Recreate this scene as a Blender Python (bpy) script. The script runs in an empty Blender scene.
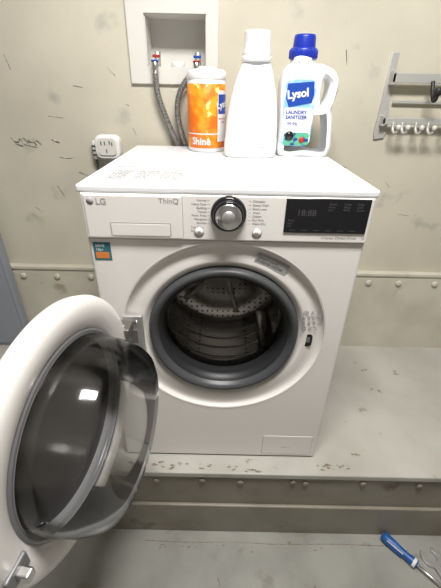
import bpy, bmesh, math, random
from mathutils import Matrix, Vector
random.seed(3)
scene = bpy.context.scene
try:
    scene.view_settings.view_transform = 'Standard'
except Exception: pass
COL = scene.collection
R = math.radians

# ---------------------------------------------------------------- materials
def mat(name, col, rough=0.5, metal=0.0, col2=None, nscale=4.0, lo=0.4, hi=0.6, bump=0.0, bscale=60.0,
        trans=0.0, ior=1.45, emis=None, estr=0.0, coat=0.0, detail=6.0, col3=None, n3=1.5, lo3=.55, hi3=.6, alpha=1.0):
    m = bpy.data.materials.new(name); m.use_nodes = True
    nt = m.node_tree; N = nt.nodes; L = nt.links
    b = N['Principled BSDF']
    b.inputs['Base Color'].default_value = (*col, 1)
    b.inputs['Roughness'].default_value = rough
    b.inputs['Metallic'].default_value = metal
    b.inputs['Transmission Weight'].default_value = trans
    b.inputs['IOR'].default_value = ior
    b.inputs['Coat Weight'].default_value = coat
    b.inputs['Alpha'].default_value = alpha
    if emis:
        b.inputs['Emission Color'].default_value = (*emis, 1)
        b.inputs['Emission Strength'].default_value = estr
    tc = N.new('ShaderNodeTexCoord')
    def noise(scale, det):
        n = N.new('ShaderNodeTexNoise'); n.inputs['Scale'].default_value = scale
        n.inputs['Detail'].default_value = det
        L.new(tc.outputs['Object'], n.inputs['Vector']); return n
    last = None
    if col2:
        n = noise(nscale, detail)
        r = N.new('ShaderNodeMapRange'); r.inputs[1].default_value = lo; r.inputs[2].default_value = hi
        L.new(n.outputs['Fac'], r.inputs[0])
        mx = N.new('ShaderNodeMix'); mx.data_type = 'RGBA'
        mx.inputs[6].default_value = (*col, 1); mx.inputs[7].default_value = (*col2, 1)
        L.new(r.outputs[0], mx.inputs[0]); last = mx.outputs[2]
        if col3:
            n = noise(n3, 10)
            r = N.new('ShaderNodeMapRange'); r.inputs[1].default_value = lo3; r.inputs[2].default_value = hi3
            L.new(n.outputs['Fac'], r.inputs[0])
            m3 = N.new('ShaderNodeMix'); m3.data_type = 'RGBA'
            m3.inputs[7].default_value = (*col3, 1)
            L.new(r.outputs[0], m3.inputs[0]); L.new(last, m3.inputs[6]); last = m3.outputs[2]
        L.new(last, b.inputs['Base Color'])
    if bump > 0:
        n = noise(bscale, 4)
        bp = N.new('ShaderNodeBump'); bp.inputs['Strength'].default_value = bump
        bp.inputs['Distance'].default_value = 0.004
        L.new(n.outputs['Fac'], bp.inputs['Height']); L.new(bp.outputs[0], b.inputs['Normal'])
    return m

M_wall = mat('wall_paint', (.61,.575,.475), .38, col2=(.51,.48,.395), nscale=3, lo=.35, hi=.7, bump=.25, bscale=25,
             col3=(.38,.365,.32), n3=8, lo3=.62, hi3=.76)
M_base = mat('baseboard_paint', (.61,.58,.495), .38, col2=(.51,.48,.40), nscale=6, lo=.4, hi=.7, bump=.2, bscale=30,
             col3=(.34,.30,.24), n3=9, lo3=.65, hi3=.76)
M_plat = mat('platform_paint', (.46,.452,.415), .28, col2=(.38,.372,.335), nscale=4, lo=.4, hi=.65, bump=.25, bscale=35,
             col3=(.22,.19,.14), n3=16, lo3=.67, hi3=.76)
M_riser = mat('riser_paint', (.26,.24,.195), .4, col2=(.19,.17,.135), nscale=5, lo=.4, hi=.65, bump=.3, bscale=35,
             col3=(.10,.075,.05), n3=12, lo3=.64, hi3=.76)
M_floor = mat('floor_concrete', (.33,.33,.30), .28, col2=(.24,.24,.215), nscale=5, lo=.4, hi=.65, bump=.35, bscale=30,
             col3=(.16,.14,.11), n3=9, lo3=.58, hi3=.75)
M_ceil = mat('ceiling_paint', (.40,.385,.36), .7, col2=(.36,.35,.33))
M_white = mat('appliance_white', (.80,.77,.74), .26, col2=(.78,.75,.72), nscale=3)
M_top = mat('appliance_top_white', (.82,.83,.86), .25, col2=(.80,.81,.84), nscale=3)
M_seam = mat('seam_grey', (.25,.245,.24), .6)
M_seaml = mat('seam_light', (.42,.40,.38), .5)
M_scuff = mat('scuff_mark', (.16,.155,.14), .6, col2=(.5,.47,.38), nscale=60, lo=.48, hi=.62)
M_text = mat('print_grey', (.14,.14,.15), .6)
M_text2 = mat('print_midgrey', (.26,.26,.27), .6)
M_textl = mat('print_lightgrey', (.36,.36,.37), .6)
M_black = mat('gloss_black', (.012,.012,.014), .12)
M_rub = mat('rubber_dark', (.018,.019,.021), .45)
M_gask = mat('gasket_grey', (.060,.063,.068), .40)
M_silver = mat('silver', (.75,.75,.75), .25, 1.0)
M_brush = mat('brushed_metal', (.58,.58,.57), .42, .8)
M_rack = mat('rack_metal', (.52,.52,.50), .45, .35)
M_paddle = mat('paddle_steel', (.72,.70,.68), .25, 1.0)
M_cfg = mat('dark_metal', (.30,.28,.26), .4, .9)
M_dark = mat('tinted_window', (.055,.051,.052), .16)
M_bez = mat('bezel_grey', (.20,.20,.21), .3, .3)
M_lin = mat('bezel_lining', (.20,.20,.205), .35)
M_plasw = mat('plastic_white', (.80,.80,.80), .3)
M_plasw2 = mat('plastic_offwhite', (.66,.65,.61), .4)
M_bott = mat('bottle_white', (.80,.81,.83), .32)
M_capc = mat('cap_translucent', (.90,.91,.93), .22, trans=.35)
M_blue = mat('cap_blue', (.012,.03,.34), .3)
M_lblue = mat('label_blue', (.015,.06,.34), .35)
M_cyan = mat('label_cyan', (.25,.50,.78), .35, col2=(.70,.83,.93), nscale=30, lo=.45, hi=.6)
M_green = mat('label_green', (.10,.40,.25), .4, col2=(.02,.05,.22), nscale=60, lo=.5, hi=.55)
M_red = mat('red_plastic', (.40,.03,.02), .4)
M_oran = mat('label_orange', (.78,.16,.008), .4, col2=(.88,.33,.02), nscale=25, lo=.45, hi=.6, col3=(.88,.68,.25), n3=45, lo3=.62, hi3=.66)
M_hose = mat('hose_braid', (.36,.36,.35), .4, .6, col2=(.15,.15,.15), nscale=300, lo=.45, hi=.55)
M_teal = mat('sticker_teal', (.03,.16,.20), .5)
M_orst = mat('sticker_orange', (.65,.22,.05), .5)
M_lgst = mat('sticker_grey', (.36,.36,.35), .5)
M_paper = mat('paper_white', (.70,.70,.71), .6)
M_tblue = mat('tool_blue', (.02,.10,.34), .35)
M_steelg = mat('cabinet_grey', (.27,.29,.33), .45)
M_led = mat('display_print', (.07,.07,.075), .5)
M_lamp = mat('lamp_diffuser', (1,1,1), .5, emis=(1,.98,.94), estr=9)

# thin clear plastic/glass shell: transparent + fresnel gloss
M_glass = bpy.data.materials.new('clear_glass'); M_glass.use_nodes=True
nt=M_glass.node_tree; nt.nodes.clear()
o_=nt.nodes.new('ShaderNodeOutputMaterial'); t_=nt.nodes.new('ShaderNodeBsdfTransparent'); g_=nt.nodes.new('ShaderNodeBsdfGlossy')
f_=nt.nodes.new('ShaderNodeFresnel'); mx_=nt.nodes.new('ShaderNodeMixShader'); f_.inputs['IOR'].default_value=1.55
t_.inputs['Color'].default_value=(.95,.955,.955,1); g_.inputs['Roughness'].default_value=.10
nt.links.new(f_.outputs[0],mx_.inputs[0]); nt.links.new(t_.outputs[0],mx_.inputs[1]); nt.links.new(g_.outputs[0],mx_.inputs[2]); nt.links.new(mx_.outputs[0],o_.inputs[0])

M_drum = mat('drum_steel', (.5,.48,.45), .26, 1.0)
nt = M_drum.node_tree
tc = nt.nodes.new('ShaderNodeTexCoord'); v = nt.nodes.new('ShaderNodeTexVoronoi')
v.inputs['Scale'].default_value = 50; v.inputs['Randomness'].default_value = .1
nt.links.new(tc.outputs['Object'], v.inputs['Vector'])
mr = nt.nodes.new('ShaderNodeMapRange'); mr.inputs[1].default_value=.16; mr.inputs[2].default_value=.24
nt.links.new(v.outputs['Distance'], mr.inputs[0])
mx = nt.nodes.new('ShaderNodeMix'); mx.data_type='RGBA'
mx.inputs[6].default_value=(.02,.02,.02,1); mx.inputs[7].default_value=(.60,.58,.565,1)
nt.links.new(mr.outputs[0], mx.inputs[0]); nt.links.new(mx.outputs[2], nt.nodes['Principled BSDF'].inputs['Base Color'])

# ---------------------------------------------------------------- helpers
def empty(name, loc=(0,0,0)):
    e = bpy.data.objects.new(name, None); e.empty_display_size=.05; COL.objects.link(e); e.location=loc
    bpy.context.view_layer.update(); return e
def obj(name, me, m=None, parent=None, smooth=False):
    o = bpy.data.objects.new(name, me); COL.objects.link(o)
    if m: me.materials.append(m)
    if smooth: 
        for p in me.polygons: p.use_smooth=True
    if parent:
        o.parent=parent; o.matrix_parent_inverse = parent.matrix_world.inverted()
    return o
def box(name, x0,x1,y0,y1,z0,z1, m, parent=None, bev=0.0, seg=3, M=None):
    bm = bmesh.new(); bmesh.ops.create_cube(bm, size=1)
    for v in bm.verts:
        v.co = Vector(((x0+x1)/2+v.co.x*(x1-x0),(y0+y1)/2+v.co.y*(y1-y0),(z0+z1)/2+v.co.z*(z1-z0)))
    if bev>0: bmesh.ops.bevel(bm, geom=bm.edges[:], offset=bev, segments=seg, profile=.5, affect='EDGES')
    if M is not None: bmesh.ops.transform(bm, matrix=M, verts=bm.verts)
    me = bpy.data.meshes.new(name); bm.to_mesh(me); bm.free()
    return obj(name, me, m, parent)
def lathe(name, prof, m, parent=None, M=None, seg=64, smooth=True):
    bm = bmesh.new(); rings=[]
    for r,h in prof:
        if r < 1e-6: rings.append([bm.verts.new((0,0,h))])
        else: rings.append([bm.verts.new((r*math.cos(2*math.pi*i/seg), r*math.sin(2*math.pi*i/seg), h)) for i in range(seg)])
    for a,b in zip(rings, rings[1:]):
        if len(a)==1 and len(b)==1: continue
        for i in range(seg):
            j=(i+1)%seg
            if len(a)==1: bm.faces.new((a[0], b[j], b[i]))
            elif len(b)==1: bm.faces.new((a[i], a[j], b[0]))
            else: bm.faces.new((a[i],a[j],b[j],b[i]))
    bmesh.ops.recalc_face_normals(bm, faces=bm.faces)
    if M is not None: bmesh.ops.transform(bm, matrix=M, verts=bm.verts)
    me = bpy.data.meshes.new(name); bm.to_mesh(me); bm.free()
    return obj(name, me, m, parent, smooth)
def cyl(name, p0, p1, r, m, parent=None, seg=24, bev=.15, r2=None):
    p0=Vector(p0); p1=Vector(p1); d=p1-p0; L=d.length
    q = Vector((0,0,1)).rotation_difference(d).to_matrix().to_4x4()
    r2 = r if r2 is None else r2; b=min(r,r2,L)*bev
    return lathe(name,[(0,0),(r-b,0),(r,b),(r2,L-b),(r2-b,L),(0,L)],m,parent,Matrix.Translation(p0)@q,seg)
def loft(name, secs, m, parent=None, seg=48, M=None):
    bm=bmesh.new(); rings=[]
    for z,cx,cy,rx,ry,e in secs:
        ring=[]
        for i in range(seg):
            t=2*math.pi*i/seg; c=math.cos(t); s=math.sin(t)
            ring.append(bm.verts.new((cx+rx*math.copysign(abs(c)**(2/e),c), cy+ry*math.copysign(abs(s)**(2/e),s), z)))
        rings.append(ring)
    for a,b in zip(rings,rings[1:]):
        for i in range(seg):
            j=(i+1)%seg; bm.faces.new((a[i],a[j],b[j],b[i]))
    bm.faces.new(rings[0][::-1]); bm.faces.new(rings[-1])
    bmesh.ops.recalc_face_normals(bm, faces=bm.faces)
    if M is not None: bmesh.ops.transform(bm, matrix=M, verts=bm.verts)
    me=bpy.data.meshes.new(name); bm.to_mesh(me); bm.free()
    return obj(name, me, m, parent, True)
def bake(o):
    dg=bpy.context.evaluated_depsgraph_get(); dg.update()
    me=bpy.data.meshes.new_from_object(o.evaluated_get(dg)); return me
def tube(name, pts, r, m, parent=None, res=6):
    cu=bpy.data.curves.new(name,'CURVE'); cu.dimensions='3D'; cu.bevel_depth=r; cu.bevel_resolution=res; cu.resolution_u=12
    cu.use_fill_caps=True
    s=cu.splines.new('BEZIER'); s.bezier_points.add(len(pts)-1)
    for p,q in zip(s.bezier_points,pts):
        p.co=q; p.handle_left_type='AUTO'; p.handle_right_type='AUTO'
    t=bpy.data.objects.new(name+'_c',cu); COL.objects.link(t)
    me=bake(t); bpy.data.objects.remove(t); me.materials.clear()
    return obj(name, me, m, parent, True)
def extr(name, outer, holes, half, bev, m, parent=None, M=None, bez=True):
    cu=bpy.data.curves.new(name,'CURVE'); cu.dimensions='2D'; cu.fill_mode='BOTH'
    cu.extrude=half-bev; cu.bevel_depth=bev; cu.bevel_resolution=5; cu.offset=-bev; cu.resolution_u=8
    for pts in [outer]+holes:
        if bez:
            s=cu.splines.new('BEZIER'); s.bezier_points.add(len(pts)-1)
            for p,q in zip(s.bezier_points,pts):
                p.co=(q[0],q[1],0); p.handle_left_type='AUTO'; p.handle_right_type='AUTO'
        else:
            s=cu.splines.new('POLY'); s.points.add(len(pts)-1)
            for p,q in zip(s.points,pts): p.co=(q[0],q[1],0,1)
        s.use_cyclic_u=True
    t=bpy.data.objects.new(name+'_c',cu); COL.objects.link(t)
    me=bake(t); bpy.data.objects.remove(t); me.materials.clear()
    me.transform((M or Matrix())@Matrix.Rotation(R(90),4,'X'))
    return obj(name, me, m, parent, False)
def text(name, body, size, M, m, parent=None, ex=.0003, align='LEFT', sp=1.0, bold=0.0, line=1.0):
    cu=bpy.data.curves.new(name,'FONT'); cu.body=body; cu.size=size; cu.extrude=ex; cu.align_x=align
    cu.space_character=sp; cu.offset=bold; cu.space_line=line; cu.resolution_u=3
    t=bpy.data.objects.new(name+'_c',cu); COL.objects.link(t)
    me=bake(t); bpy.data.objects.remove(t); me.materials.clear()
    me.transform(M)
    return obj(name, me, m, parent)
RX=Matrix.Rotation(R(90),4,'X')
def front(x,y,z,rot=0):
    return Matrix.Translation((x,y,z))@RX@Matrix.Rotation(R(rot),4,'Z')
def boolean(o, cutters):
    for c in cutters:
        md=o.modifiers.new('b','BOOLEAN'); md.operation='DIFFERENCE'; md.solver='EXACT'; md.object=c
    me=bake(o); o.modifiers.clear(); o.data=me
    for c in cutters: bpy.data.objects.remove(c)
LY = Matrix.Rotation(R(-90),4,'X')

# ---------------------------------------------------------------- room
YW=.60; FZ=-.327; PY=-.055
XL,XR,YF,ZC=-1.55,1.55,-2.1,2.15
wall = box('wall_back', XL,XR,YW,YW+.15,0,ZC, M_wall)
BX0,BX1,BZ0,BZ1=-.256,-.068,1.072,1.210
c = box('c', BX0,BX1,YW-.05,YW+.10,BZ0,BZ1, M_wall); boolean(wall,[c])
box('wall_left', XL-.1,XL,YF,YW+.15,FZ,ZC, M_ceil)
box('wall_right', XR,XR+.1,YF,YW+.15,FZ,ZC, M_ceil)
box('wall_front', XL-.1,XR+.1,YF-.1,YF,FZ,ZC, M_ceil)
box('ceiling', XL-.1,XR+.1,YF-.1,YW+.15,ZC,ZC+.1, M_ceil)
box('floor', XL-.1,XR+.1,YF-.1,YW+.15,FZ-.1,FZ, M_floor)
plat = empty('concrete_platform')
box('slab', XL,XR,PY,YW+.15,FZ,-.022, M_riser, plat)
box('top_plate', XL,XR,PY-.006,YW+.15,-.022,0, M_plat, plat, bev=.004)
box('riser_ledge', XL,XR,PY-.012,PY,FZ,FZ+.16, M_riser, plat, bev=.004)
for i,x in enumerate([-.62,-.42,-.20,-.055,.065,.23,.27,.45,.63,.82]):
    cyl(f'bolt_{i}', (x,PY+.002,-.05+.006*(i%2)), (x,PY-.006,-.05+.006*(i%2)), .010, M_riser, plat, bev=.4)
bb = empty('baseboard_back')
box('board', XL,XR,.578,YW,0,.365, M_base, bb)
box('cap', XL,XR,.572,YW,.365,.382, M_base, bb, bev=.005)
for i,x in enumerate([-.95,-.83,-.69,-.55,-.42,.49,.605,.73,.88,1.02]):
    cyl(f'bolt_{i}', (x,.58,.335), (x,.570,.335), .013, M_base, bb, bev=.4)

def flakes(name, spots, z, m, parent, n=6, rr=.006):
    bm=bmesh.new()
    for (x,y) in spots:
        for k in range(n):
            cx=x+random.uniform(-.025,.025); cy=y+random.uniform(-.010,.010); r=rr*random.uniform(.2,1.1)
            vs=[]
            for i in range(9):
                a=2*math.pi*i/9; q=r*random.uniform(.4,1.2)
                vs.append(bm.verts.new((cx+q*1.8*math.cos(a), cy+q*.8*math.sin(a), z+random.uniform(0,.0001))))
            bm.faces.new(vs)
    me=bpy.data.meshes.new(name); bm.to_mesh(me); bm.free()
    return obj(name, me, m, parent)
M_rust=mat('rust_chips',(.17,.13,.09),.7,col2=(.28,.25,.2),nscale=60)
flakes('paint_chips', [(-.26,-.035),(-.23,-.04),(-.2,-.035),(-.16,-.04),(-.12,-.035),(-.05,-.04),(.03,-.045),(.1,-.045),(.33,-.035),(.36,-.03),(.39,-.035),(.60,.42),(.45,.02),(.62,.3)], .0006, M_rust, plat, n=6, rr=.0055)
flakes('floor_stains', [(-.2,-.12),(-.1,-.11),(.0,-.115),(.1,-.12),(.25,-.10),(.35,-.11),(.45,-.10),(.1,-.25),(.3,-.22)], FZ+.0006, M_rust, plat, n=4, rr=.004)

def scrib(name, paths, y, r, m, parent, plane='xz'):
    cu=bpy.data.curves.new(name,'CURVE'); cu.dimensions='3D'; cu.bevel_depth=r; cu.bevel_resolution=1
    for pts in paths:
        s=cu.splines.new('BEZIER'); s.bezier_points.add(len(pts)-1)
        for p,q in zip(s.bezier_points,pts):
            p.co=(q[0],y,q[1]) if plane=='xz' else (q[0],q[1],y); p.handle_left_type='AUTO'; p.handle_right_type='AUTO'
            p.radius=random.uniform(.4,1.3)
    t=bpy.data.objects.new(name+'_c',cu); COL.objects.link(t); me=bake(t); bpy.data.objects.remove(t); me.materials.clear()
    return obj(name,me,m,parent)
sx=-.745; sz=.845
scrib('wall_scuffs', [[(sx,sz+.016),(sx+.018,sz+.002),(sx+.03,sz+.014)],[(sx+.03,sz+.012),(sx+.045,sz-.005),(sx+.06,sz+.01)],
   [(sx+.040,sz+.018),(sx+.052,sz+.004)],[(sx+.04,sz-.006),(sx+.085,sz-.014)],[(sx+.01,sz-.004),(sx+.035,sz-.010)],
   [(sx+.075,sz+.014),(sx+.082,sz-.008)],[(sx+.085,sz+.01),(sx+.10,sz-.004)],[(sx+.055,sz+.006),(sx+.075,sz+.002)],
   [(sx+.14,sz+.012),(sx+.165,sz+.004)]], YW-.0003,.0026, M_scuff, wall)
scrib('wall_scratches', [[(-.60,.93),(-.55,.925)],[(-.59,.80),(-.56,.797),(-.54,.80)],[(-.335,.97),(-.325,.965)],[(-.32,.90),(-.31,.875)],
   [(.30,1.08),(.31,1.06)],[(.41,.79),(.43,.785)],[(-.45,.70),(-.41,.69)],[(.47,.66),(.49,.64)],[(-.7,1.1),(-.69,1.06)],[(.36,1.13),(.37,1.09)],[(-.50,1.02),(-.47,1.015)],
   [(-.62,.70),(-.60,.66)],[(-.72,.62),(-.70,.60)],[(-.53,.75),(-.50,.74)],[(.58,.74),(.60,.72)],[(.66,.62),(.70,.615)],[(-.38,1.07),(-.36,1.05)]], YW-.0002,.0012, M_scuff, wall)
scrib('floor_crack', [[(-.25,-.10),(-.1,-.103),(.05,-.10),(.2,-.104),(.40,-.10),(.62,-.103)],[(.0,-.20),(.02,-.27),(.01,-.34)]], FZ,.0012, M_rust, plat,'xy')

# ---------------------------------------------------------------- valve box
vb = empty('washer_outlet_box', ((BX0+BX1)/2,YW,1.14))
fr = box('frame', BX0-.052,BX1+.036,YW-.010,YW-.0005,1.028,1.262, M_plasw2, vb, bev=.003)
c = box('c', BX0+.002,BX1-.002,YW-.05,YW+.05,BZ0+.002,BZ1-.002, M_wall); boolean(fr,[c])
box('inner_back', BX0+.001,BX1-.001,YW+.09,YW+.094,BZ0+.001,BZ1-.001, M_plasw2, vb)
box('inner_left', BX0+.001,BX0+.004,YW-.002,YW+.09,BZ0+.001,BZ1-.001, M_plasw2, vb)
box('inner_right', BX1-.004,BX1-.001,YW-.002,YW+.09,BZ0+.001,BZ1-.001, M_plasw2, vb)
box('inner_top', BX0+.001,BX1-.001,YW-.002,YW+.09,BZ1-.004,BZ1-.001, M_plasw2, vb)
box('inner_bottom', BX0+.001,BX1-.001,YW-.002,YW+.09,BZ0+.001,BZ0+.004, M_plasw2, vb)
cyl('drain_port', (-.163,YW+.04,BZ0+.004),(-.163,YW+.04,BZ0+.02),.022,M_plasw,vb)
for i,(x,mm) in enumerate([(-.226,M_red),(-.098,M_lblue)]):
    cyl(f'valve_body_{i}', (x,YW+.03,BZ0+.004),(x,YW+.03,BZ0+.045),.010,M_brush,vb)
    cyl(f'valve_spout_{i}', (x,YW+.03,BZ0+.018),(x,YW-.028,BZ0+.010),.009,M_brush,vb)
    cyl(f'valve_nut_{i}', (x,YW-.028,BZ0+.016),(x,YW-.028,BZ0-.016),.011,M_silver,vb,seg=8)
    box(f'valve_handle_{i}', x-.012,x+.012,YW+.002,YW+.008,BZ0+.028,BZ0+.036, mm, vb, bev=.002)
    cyl(f'collar_{i}', (x,YW-.028,BZ0+.020),(x,YW-.028,BZ0+.015),.0115,M_red if i else M_lblue,vb)
tube('hose_0', [(-.226,YW-.028,1.065),(-.224,YW-.029,1.01),(-.195,YW-.026,.92),(-.160,YW-.020,.83),(-.15,YW-.017,.70)], .0088, M_hose, vb)
tube('hose_1', [(-.098,YW-.028,1.065),(-.125,YW-.035,1.045),(-.150,YW-.034,1.01),(-.162,YW-.032,.96),(-.150,YW-.026,.885),(-.13,YW-.019,.82),(-.12,YW-.017,.70)], .0088, M_hose, vb)

# ---------------------------------------------------------------- outlet & plug
pl = empty('wall_outlet', (-.415,YW,.836))
def outl(x,z,w,h,r,n=6):
    p=[]
    for cx,cz,a0 in [(x+w/2-r,z+h/2-r,0),(x-w/2+r,z+h/2-r,90),(x-w/2+r,z-h/2+r,180),(x+w/2-r,z-h/2+r,270)]:
        for k in range(n+1):
            a=R(a0+90*k/n); p.append((cx+r*math.cos(a),cz+r*math.sin(a)))
    return p
extr('cover_plate', outl(0,0,.085,.125,.008), [], .003,.0015, M_plasw2, pl, M=Matrix.Translation((-.415,YW-.0035,.80)), bez=False)
extr('plug_adapter', outl(0,0,.084,.076,.022), [], .020,.007, M_plasw, pl, M=Matrix.Translation((-.402,YW-.027,.842)), bez=False)
extr('plug_adapter_face', outl(0,0,.062,.054,.014), [], .003,.001, M_plasw2, pl, M=Matrix.Translation((-.402,YW-.048,.844)), bez=False)
for i,(dx,dz) in enumerate([(-.018,.010),(-.006,.010),(.010,.012),(.018,.008),(-.002,-.014)]):
    box(f'slot_{i}', -.402+dx-.002,-.402+dx+.002,YW-.0518,YW-.050,.845+dz-.006,.845+dz+.006, M_text, pl)
cyl('cord_plug', (-.452,YW-.020,.86),(-.452,YW-.020,.80),.010,M_plasw2,pl)
for k in range(3): cyl(f'cord_plug_rib_{k}', (-.452,YW-.020,.812+.014*k),(-.452,YW-.020,.818+.014*k),.0112,M_gask,pl)
tube('cord', [(-.452,YW-.020,.80),(-.45,YW-.016,.74),(-.40,YW-.014,.66),(-.30,YW-.014,.6)], .004, M_gask, pl)

# ---------------------------------------------------------------- hook rack
hr = empty('wall_hook_rack', (.51,YW,1.0))
extr('wall_plate', [(.502,1.125),(.524,1.125),(.522,1.03),(.540,.905),(.534,.885),(.502,.880),(.497,.90),(.501,1.0)], [], .003,.001, M_rack, hr, M=Matrix.Translation((0,YW-.0035,0)), bez=False)
box('upper_arm', .508,.82,YW-.034,YW-.028,1.045,1.072, M_rack, hr, bev=.002)
box('upper_bracket', .508,.518,YW-.034,YW-.003,1.040,1.076, M_rack, hr, bev=.001)
box('lower_arm', .508,.82,YW-.030,YW-.024,.928,.948, M_rack, hr, bev=.002)
box('lower_bracket', .508,.518,YW-.030,YW-.003,.923,.953, M_rack, hr, bev=.001)
box('mid_arm', .535,.82,YW-.012,YW-.006,.988,.998, M_rack, hr, bev=.002)
for i,x in enumerate([.545,.575,.62,.66,.71,.76]):
    tube(f'hook_{i}', [(x,YW-.030,.935),(x,YW-.04,.91),(x+.004,YW-.056,.905),(x+.006,YW-.062,.92)], .0045, M_rack, hr)
    cyl(f'hook_tip_{i}', (x+.006,YW-.062,.915),(x+.006,YW-.064,.930),.007,M_plasw2,hr,bev=.4)
for i,x in enumerate([.635,.72]):
    tube(f'coat_hook_{i}', [(x,YW-.034,1.05),(x,YW-.05,1.02),(x,YW-.075,1.0),(x,YW-.08,1.02)], .006, M_rub, hr)
    cyl(f'coat_tip_{i}', (x,YW-.08,1.012),(x,YW-.082,1.035),.011,M_rub,hr,bev=.4)

# ---------------------------------------------------------------- grey cabinet left
cb = empty('metal_cabinet', (-1.0,.5,0))
box('carcass', -1.2,-.865,.53,.570,.0,.95, M_steelg, cb, bev=.004)
box('door_panel', -1.19,-.875,.524,.5295,.02,.93, M_steelg, cb, bev=.002)
cyl('knob', (-.91,.524,.5),(-.91,.505,.5),.012,M_silver,cb,bev=.3)

# ---------------------------------------------------------------- washing machine
W = empty('washing_machine', (0,.28,0))
CZ=.478
body = box('cabinet_body', -.300,.300,0,.56,.003,.838, M_white, W, bev=.008, seg=4)
LM=Matrix.Translation((0,0,CZ))@LY
cut=lathe('c',[(0,-.02),(.252,-.02),(.252,.018),(.20,.018),(.20,.06),(.243,.06),(.243,.47),(0,.47)],M_white,None,LM,96,smooth=False)
boolean(body,[cut])
box('top_lid', -.304,.304,-.005,.563,.834,.850, M_top, W, bev=.005, seg=4)
lathe('door_recess',[(.257,-.0006),(.255,-.0012),(.2515,.003),(.249,.009),(.24,.0115),(.225,.010),(.208,.006),(.200,.008),(.196,.016),(.188,.019)],M_white,W,LM,128)
lathe('gasket_ring',[(.191,.017),(.186,.002),(.182,-.003),(.175,-.002),(.169,.006),(.165,.016),(.162,.020)],M_gask,W,LM,96)
lathe('gasket_inner',[(.165,.014),(.158,.020),(.154,.030),(.152,.036),(.155,.042),(.152,.050),(.154,.062),(.165,.072),(.22,.078)],M_rub,W,LM,96)
lathe('drum',[(.150,.084),(.20,.084),(.225,.090),(.232,.105),(.232,.40),(.222,.42),(.15,.428),(.10,.42),(.06,.405),(.0,.40)],M_drum,W,LM,96)
for k in range(3):
    a=R(80+120*k); bm=bmesh.new()
    secs=[(.11,.018,.006),(.15,.030,.05),(.34,.030,.05),(.39,.018,.012)]
    rows=[]
    for y,w,h in secs:
        rows.append([bm.verts.new((-w,.234,y)),bm.verts.new((-w*.55,.234-h*.7,y)),bm.verts.new((0,.234-h,y)),bm.verts.new((w*.55,.234-h*.7,y)),bm.verts.new((w,.234,y))])
    for p,q in zip(rows,rows[1:]):
        for i in range(4): bm.faces.new((p[i],p[i+1],q[i+1],q[i]))
    bm.faces.new(rows[0]); bm.faces.new(rows[-1])
    bmesh.ops.transform(bm, matrix=LM@Matrix.Rotation(a,4,'Z'), verts=bm.verts)
    me=bpy.data.meshes.new('b'); bm.to_mesh(me); bm.free(); obj(f'drum_paddle_{k}',me,M_paddle,W,True)
for k in range(6):
    a=R(15+60*k); M=LM@Matrix.Rotation(a,4,'Z')
    box(f'drum_rib_{k}', .05,.20,-.008,.008,.405,.418, M_paddle, W, bev=.003, M=M)
for k in range(5):
    lathe(f'drum_groove_{k}',[(.2325,.14+.05*k),(.227,.144+.05*k),(.2325,.148+.05*k)],M_silver,W,LM,96)

# control panel
box('control_panel', -.297,.297,-.006,.004,.738,.834, M_white, W, bev=.003)
box('drawer_front', -.291,-.092,-.009,-.003,.741,.831, M_white, W, bev=.002)
box('drawer_handle_recess', -.243,-.116,-.0096,-.0085,.747,.776, M_seaml, W, bev=.0004)
box('drawer_handle_inset', -.2405,-.1185,-.0102,-.009,.747,.7725, M_white, W, bev=.0005)
box('drawer_gap', -.0915,-.0905,-.0064,-.005,.742,.831, M_seaml, W)
box('panel_gap', -.296,.296,-.0012,.001,.7350,.738, M_seaml, W)
DZ=.797; DX=.003
DM=Matrix.Translation((DX,0,DZ))@LY
lathe('dial_base',[(.037,-.005),(.0365,-.012),(.034,-.016),(.029,-.017)],M_black,W,DM)
lathe('dial_ring',[(.031,-.014),(.031,-.024),(.029,-.027),(.027,-.027)],M_black,W,DM)
lathe('dial_knob',[(.0262,-.024),(.0262,-.030),(.0245,-.032),(.0,-.0325)],M_silver,W,DM,48)
lathe('dial_center',[(.013,-.0322),(.012,-.034),(.0,-.0342)],M_brush,W,DM,48)
box('display', .119,.290,-.0085,-.004,.760,.832, M_black, W, bev=.001)
text('display_digits','18:88',.018, front(.142,-.0088,.797), M_led, W)
for i,(x,s) in enumerate([(.125,'Temp.\nSpin\nSoil'),(.205,'Steam\nRinse\nDry'),(.235,'Turbo\nWash\nWi-Fi'),(.262,'Delay\nLock\nSound')]):
    text(f'display_label_{i}', s, .006, front(x,-.0088,.820 if i else .785), M_led, W)
for i in range(6):
    box(f'display_key_{i}', .130+.025*i,.143+.025*i,-.0088,-.0084,.7655,.7665, M_led, W)
def panel_text(name,s,size,x,z,m=M_text2,al='LEFT',y=-.0063): return text(name,s,size,front(x,y,z),m,W,ex=.0001,align=al,line=1.22)
panel_text('cycle_names_left','Normal\nHeavy Duty\nBedding\nTowels\nPerm. Press\nAllergiene\nSanitary',.0064,-.042,.822,al='RIGHT')
panel_text('cycle_names_left_b','Tub Clean\nDownload',.0064,-.048,.765,al='RIGHT')
panel_text('cycle_names_right','Delicates\nSpeed Wash\nSmall Load\nWool\nCotton\nDry Only\nWash+Dry',.0064,.052,.822)
for i in range(7):
    z=.8245-i*.0079
    box(f'tick_l_{i}', -.040,-.036,-.0065,-.0058,z-.0003,z+.0003, M_textl, W)
    box(f'tick_r_{i}', .044,.048,-.0065,-.0058,z-.0003,z+.0003, M_textl, W)
for i,x in enumerate([-.058,.064]):
    lathe(f'button_{i}',[(.0105,-.0058),(.0105,-.0066),(.0095,-.0066),(.0095,-.0075),(0,-.008)],M_white,W,Matrix.Translation((x,0,.757))@LY,32)
    lathe(f'button_rim_{i}',[(.0098,-.0072),(.0108,-.0072),(.0108,-.0058)],M_textl,W,Matrix.Translation((x,0,.757))@LY,32)
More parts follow.
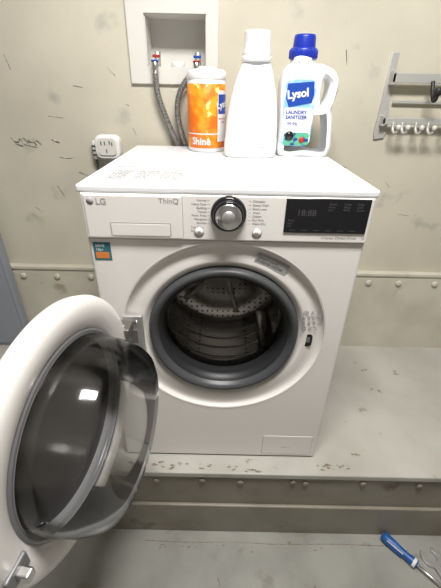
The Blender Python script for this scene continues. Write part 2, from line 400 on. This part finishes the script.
text('button_mark_0','O',.008, front(-.061,-.0084,.754), M_text, W)
text('button_mark_1','>II',.007, front(.059,-.0084,.7545), M_text, W)
panel_text('series_name','ThinQ',.0155,-.139,.8165,y=-.0093,m=M_text2)
lathe('logo_disc',[(.0075,-.0088),(.0075,-.0096),(0,-.0096)],M_textl,W,Matrix.Translation((-.277,0,.819))@LY,32)
text('logo_letters','LG',.018,front(-.266,-.0093,.8125),M_textl,W,bold=.0003)
panel_text('motor_print','Inverter Direct Drive    10',.0085,.20,.747,y=-.0063)
box('energy_sticker', -.290,-.252,-.0006,.0004,.684,.727, M_teal, W)
box('energy_sticker_b', -.286,-.257,-.0010,.0,.689,.704, M_orst, W)
text('energy_text','SAVE\n10yr',.009,front(-.285,-.0010,.716),M_paper,W)
RS=Matrix.Translation((.104,.0080,CZ+.200))@Matrix.Rotation(R(24),4,'Y')
box('ring_sticker', -.040,.040,-.0005,.0005,-.013,.013, M_lgst, W, M=RS)
text('ring_sticker_text','DIRECT DRIVE\nINVERTER MOTOR',.0078,RS@front(-.036,-.0009,.002),M_text,W)
text('ring_symbols','@ & %\n# 8 B @\n% & 8\n@ # %',.015,front(.192,.006,CZ+.068),M_text2,W,ex=.0001)
extr('lock_slot', outl(0,0,.022,.038,.009), [], .0016,.0005, M_black, W, M=Matrix.Translation((.216,.0085,.466)), bez=False)
box('lock_hole', .211,.221,.0060,.0066,.461,.477, M_bez, W)
box('filter_door_gap', .130,.284,-.0004,.0004,.018,.104, M_seaml, W)
box('filter_door', .1312,.2828,-.0015,.0002,.0192,.1028, M_white, W, bev=.0006)
panel_text('filter_text','OPEN  v',.007,.19,.05,y=-.0018,m=M_textl)
for i,(x,y) in enumerate([(-.25,.05),(.25,.05),(-.25,.5),(.25,.5)]):
    cyl(f'foot_{i}', (x,y,0),(x,y,.010),.022,M_rub,W)
box('top_sticker', -.268,-.088,.012,.150,.8500,.8506, M_paper, W)
box('top_sticker_border', -.264,-.092,.016,.146,.8504,.8508, M_lgst, W)
box('top_sticker_inner', -.263,-.093,.017,.145,.8506,.85095, M_paper, W)
for i in range(3):
    lines='\n'.join(''.join(random.choice('abcdefgh ijklmno prstu') for _ in range(26)) for _ in range(13))
    text(f'top_sticker_text_{i}',lines,.0062,Matrix.Translation((-.259+.056*i,.134,.8511)),M_text,W,ex=.0001,line=1.2,sp=.75)
box('top_sticker_2', -.275,-.115,.16,.20,.8500,.8505, M_paper, W)
text('top_sticker_2_text','WARNING  risk of fire or electric shock\nsee the installation manual',.008,Matrix.Translation((-.27,.183,.8507)),M_text,W,ex=.0001,line=1.3,sp=.85)

# door, open
HX,HY=-.243,-.022; PHI=98.2
DRM = Matrix.Translation((HX,HY,0))@Matrix.Rotation(R(-PHI),4,'Z')@Matrix.Translation((.245,0,CZ-.015))@LY
lathe('door_frame',[(.160,-.028),(.180,-.034),(.205,-.036),(.230,-.030),(.245,-.018),(.248,-.005),(.246,.003),(.239,.009),(.224,.013),(.207,.012),(.192,.009),(.184,.004),(.180,-.004)],M_white,W,DRM,128)
lathe('door_bezel',[(.186,.003),(.184,.008),(.178,.009),(.174,.005),(.172,.0)],M_bez,W,DRM,96)
lathe('door_lining',[(.180,.0),(.172,-.006),(.167,-.016)],M_lin,W,DRM,96)
lathe('door_window',[(.172,-.014),(.12,-.018),(.0,-.021)],M_dark,W,DRM,96)
lathe('door_glass_bowl',[(.176,.004),(.174,.035),(.169,.070),(.161,.095),(.150,.110),(.138,.117),(.10,.120),(.0,.117)],M_glass,W,DRM,96)
lathe('door_glass_rim',[(.177,.002),(.1785,.006),(.177,.010),(.175,.006),(.177,.002)],M_lin,W,DRM,96)
LT=DRM
box('door_latch', .192,.236,.036,.068,.010,.018, M_bez, W, bev=.003, M=LT)
box('door_latch_hook', .206,.222,.043,.061,.016,.038, M_silver, W, bev=.003, M=LT)
# hinge
box('hinge_plate', -.246,-.200,-.008,.004,CZ-.062,CZ+.062, M_brush, W, bev=.003)
box('hinge_slot', -.232,-.214,-.0086,-.006,CZ-.020,CZ+.020, M_cfg, W, bev=.001)
box('hinge_arm_upper', -.252,-.222,-.050,-.006,CZ+.026,CZ+.050, M_cfg, W, bev=.003)
box('hinge_arm_lower', -.252,-.222,-.050,-.006,CZ-.050,CZ-.026, M_cfg, W, bev=.003)
cyl('hinge_pin', (-.240,-.038,CZ-.055),(-.240,-.038,CZ+.055),.007,M_silver,W)
for i,dz in enumerate([-.056,.056]): cyl(f'hinge_screw_{i}', (-.214,-.004,CZ+dz*.8),(-.214,-.011,CZ+dz*.8),.005,M_silver,W)

# ---------------------------------------------------------------- wipes canister
T0=.8502
wc = empty('disinfecting_wipes_canister', (-.064,.485,T0))
CM=Matrix.Translation((-.064,.485,T0))
lathe('tub',[(0,0),(.052,0),(.056,.004),(.056,.188),(.054,.192),(.0,.192)],M_plasw,wc,CM)
lathe('label',[(.0562,.012),(.0566,.0125),(.0566,.180),(.0562,.1805)],M_oran,wc,CM)
lathe('lid',[(.0,.192),(.055,.190),(.0575,.194),(.0575,.204),(.055,.212),(.049,.216),(.0,.217)],M_plasw,wc,CM)
lathe('lid_flap',[(.025,.217),(.025,.221),(.022,.223),(.0,.223)],M_plasw,wc,CM,32)
def curved(name, r, a0,a1,z0,z1,m,parent,M,n=16):
    bm=bmesh.new(); A=[];B=[]
    for i in range(n+1):
        a=R(a0+(a1-a0)*i/n); A.append(bm.verts.new((r*math.cos(a),r*math.sin(a),z0))); B.append(bm.verts.new((r*math.cos(a),r*math.sin(a),z1)))
    for i in range(n): bm.faces.new((A[i],A[i+1],B[i+1],B[i]))
    bmesh.ops.transform(bm, matrix=M, verts=bm.verts)
    me=bpy.data.meshes.new(name); bm.to_mesh(me); bm.free(); return obj(name,me,m,parent,True)
curved('label_white_panel',.0569,-52,5,.03,.165,M_paper,wc,CM)
curved('label_blue_badge',.0572,-50,-2,.105,.155,M_lblue,wc,CM)
def ctext(name, s, size, r, ang, z, m, parent, M, rot=0, bold=0):
    o=text(name,s,size,Matrix.Rotation(R(rot),4,'Z'),m,None,ex=0,align='CENTER',bold=bold)
    for v in o.data.vertices:
        x,y=v.co.x,v.co.y; a=R(ang)+x/r
        v.co=Vector((r*math.cos(a),r*math.sin(a),z+y))
    o.data.transform(M); o.parent=parent; o.matrix_parent_inverse=parent.matrix_world.inverted(); return o
ctext('label_brand','Lysol',.024,.0575,-30,.122,M_paper,wc,CM,rot=10,bold=.0008)
ctext('label_script','Shine',.028,.0572,-105,.022,M_paper,wc,CM,bold=.0008)
curved('label_stripe',.0570,-170,-52,.050,.053,M_paper,wc,CM)
ctext('label_small','disinfecting\nwipes',.009,.0573,-28,.09,M_red,wc,CM)

# ---------------------------------------------------------------- detergent bottle
db = empty('detergent_bottle', (.066,.385,T0))
DB=Matrix.Translation((.066,.385,T0))
loft('body',[(0,0,0,.068,.038,3.5),(.004,0,0,.073,.042,3.5),(.02,0,0,.075,.044,3.5),(.045,.001,0,.0745,.044,3.4),(.050,.001,0,.073,.043,3.4),(.09,.001,0,.071,.042,3.4),(.13,.002,0,.066,.041,3.2),(.16,.003,0,.060,.039,3),
             (.19,.004,0,.051,.035,2.7),(.212,.005,0,.044,.032,2.4),(.226,.005,0,.038,.030,2.2),(.232,.005,0,.035,.029,2)],M_bott,db,M=DB)
CP=DB@Matrix.Translation((.005,0,0))
lathe('cap_collar',[(.0,.230),(.0375,.230),(.039,.233),(.039,.240),(.037,.244),(0,.244)],M_bott,db,CP)
lathe('measuring_cap',[(.0375,.244),(.037,.254),(.0345,.258),(.0335,.290),(.0315,.296),(.029,.296),(.028,.292),(.028,.272),(0,.271)],M_capc,db,CP)
lathe('pour_spout',[(.020,.244),(.020,.262),(.016,.264),(.014,.255)],M_bott,db,CP,32)
text('bottle_print','lot 2047\n0 38 12',.006,front(.083,.3405,T0+.028),M_textl,db)

# ---------------------------------------------------------------- sanitizer bottle
sb = empty('laundry_sanitizer_bottle', (.225,.43,T0))
SB=Matrix.Translation((.225,.43,T0))
outer=[(-.066,0),(0,-.0),(.066,0),(.076,.010),(.077,.06),(.072,.10),(.066,.125),(.072,.155),(.075,.185),(.062,.212),(.030,.228),(-.004,.236),(-.008,.244),(-.052,.244),(-.055,.236),(-.070,.222),(-.081,.195),(-.082,.15),(-.078,.09),(-.077,.04),(-.076,.010)]
hole=[(.040,.197),(.047,.190),(.048,.165),(.043,.140),(.035,.130),(.030,.142),(.030,.18),(.033,.193)]
extr('body', outer,[hole],.043,.018,M_bott,sb,M=SB)
CP=SB@Matrix.Translation((-.026,0,0))
lathe('cap_skirt',[(0,.240),(.035,.240),(.037,.243),(.037,.262),(.034,.266),(0,.266)],M_blue,sb,CP)
lathe('cap',[(.030,.266),(.0285,.290),(.0265,.295),(0,.296)],M_blue,sb,CP)
for i in range(24):
    a=2*math.pi*i/24; x,y=.037*math.cos(a),.037*math.sin(a)
    cyl(f'cap_rib_{i}',CP@Vector((x,y,.243)),CP@Vector((x,y,.262)),.0013,M_blue,sb,seg=6)
LMx=SB@Matrix.Translation((0,-.0434,0))
def lab(name,pts,m,dy=0): return extr(name,pts,[],.0005,.0001,m,sb,M=LMx@Matrix.Translation((0,-dy,0)),bez=False)
lab('label_cyan',outl(-.030,.112,.084,.165,.018),M_cyan)
lab('label_white',outl(-.030,.090,.078,.075,.006),M_paper,.0006)
lab('label_badge',[(-.068,.150),(-.066,.184),(.004,.190),(.008,.160),(.004,.140),(-.058,.128)],M_lblue,.0012)
text('label_brand','Lysol',.028,SB@front(-.064,-.0460,.148,8),M_paper,sb,bold=.0010)
text('label_name','LAUNDRY\nSANITIZER',.0125,SB@front(-.064,-.0450,.112),M_lblue,sb,bold=.0003)
text('label_kills','99.9%',.012,SB@front(-.058,-.0450,.083),M_lblue,sb)
lab('label_fruit',outl(-.028,.048,.072,.034,.008),M_green,.0008)
lathe('label_seal',[(0,-.0465),(.012,-.0465),(.012,-.043)],M_black,sb,SB@Matrix.Translation((-.048,0,.056))@LY,32)
lathe('label_berry',[(0,-.0463),(.008,-.0463),(.008,-.043)],M_red,sb,SB@Matrix.Translation((-.012,0,.046))@LY,32)

# ---------------------------------------------------------------- tools on floor
sd = empty('screwdriver', (.62,-.1,FZ))
p0=Vector((.570,-.075,FZ+.017)); p1=Vector((.657,-.171,FZ+.017)); d=(p1-p0).normalized()
q=Vector((0,0,1)).rotation_difference(d).to_matrix().to_4x4(); SM=Matrix.Translation(p0)@q
lathe('handle',[(.008,.0),(.013,.002),(.0165,.010),(.0165,.03),(.0145,.06),(.012,.085),(.015,.105),(.014,.118),(.0,.120)],M_tblue,sd,SM,32)
lathe('handle_butt',[(0,.004),(.0085,.0035),(.0088,-.001),(.006,-.001)],M_rust,sd,SM,24)
for i in range(6):
    a=2*math.pi*i/6; x,y=.0155*math.cos(a),.0155*math.sin(a)
    cyl(f'grip_{i}',SM@Vector((x,y,.02)),SM@Vector((x*.9,y*.9,.075)),.0022,M_plasw2 if i%2 else M_tblue,sd,seg=8)
cyl('shaft',SM@Vector((0,0,.118)),SM@Vector((0,0,.21)),.0045,M_silver,sd)
lathe('collar',[(.014,.104),(.0155,.106),(.0155,.114),(.013,.116)],M_plasw,sd,SM,24)
wr = empty('open_end_wrench', (.70,-.12,FZ))
jaw=[]
for k in range(13):
    a=R(130+280*k/12); jaw.append((.032*math.cos(a),.032*math.sin(a)))
for k in range(13):
    a=R(410-280*k/12); jaw.append((.018*math.cos(a),.018*math.sin(a)))
WM=Matrix.Translation((.712,-.135,FZ+.006))@Matrix.Rotation(R(12),4,'Z')@Matrix.Rotation(R(-90),4,'X')
extr('jaw',jaw,[],.0055,.001,M_brush,wr,M=WM,bez=False)
extr('handle',[(-.010,-.027),(.010,-.027),(.009,-.16),(-.009,-.16)],[],.0045,.001,M_brush,wr,M=WM,bez=False)

# ---------------------------------------------------------------- lights
LX=.12; LYY=-.42
lf = empty('ceiling_lamp', (LX,LYY,ZC))
box('housing', LX-.40,LX+.40,LYY-.17,LYY+.17,ZC-.06,ZC-.001, M_plasw, lf, bev=.006)
box('diffuser', LX-.37,LX+.37,LYY-.14,LYY+.14,ZC-.075,ZC-.055, M_lamp, lf, bev=.006)
la=bpy.data.lights.new('ceiling_light','AREA'); la.shape='RECTANGLE'; la.size=.7; la.size_y=.26; la.energy=43; la.color=(1,.97,.93)
lo=bpy.data.objects.new('ceiling_light',la); COL.objects.link(lo); lo.location=(LX,LYY,ZC-.085); lo.parent=lf; lo.matrix_parent_inverse=lf.matrix_world.inverted()
w=bpy.data.worlds.new('world'); scene.world=w; w.use_nodes=True
w.node_tree.nodes['Background'].inputs[0].default_value=(.9,.9,.85,1); w.node_tree.nodes['Background'].inputs[1].default_value=.4

# ---------------------------------------------------------------- camera
cd=bpy.data.cameras.new('camera'); cam=bpy.data.objects.new('camera',cd); COL.objects.link(cam); scene.camera=cam
cd.sensor_fit='VERTICAL'; cd.sensor_height=36; cd.sensor_width=27; cd.lens=349/588*36; cd.clip_start=.02
cam.matrix_world=Matrix.Translation((-.010,-.707,1.016))@Matrix.Rotation(R(59.7),4,'X')@Matrix.Rotation(R(1.2),4,'Z')
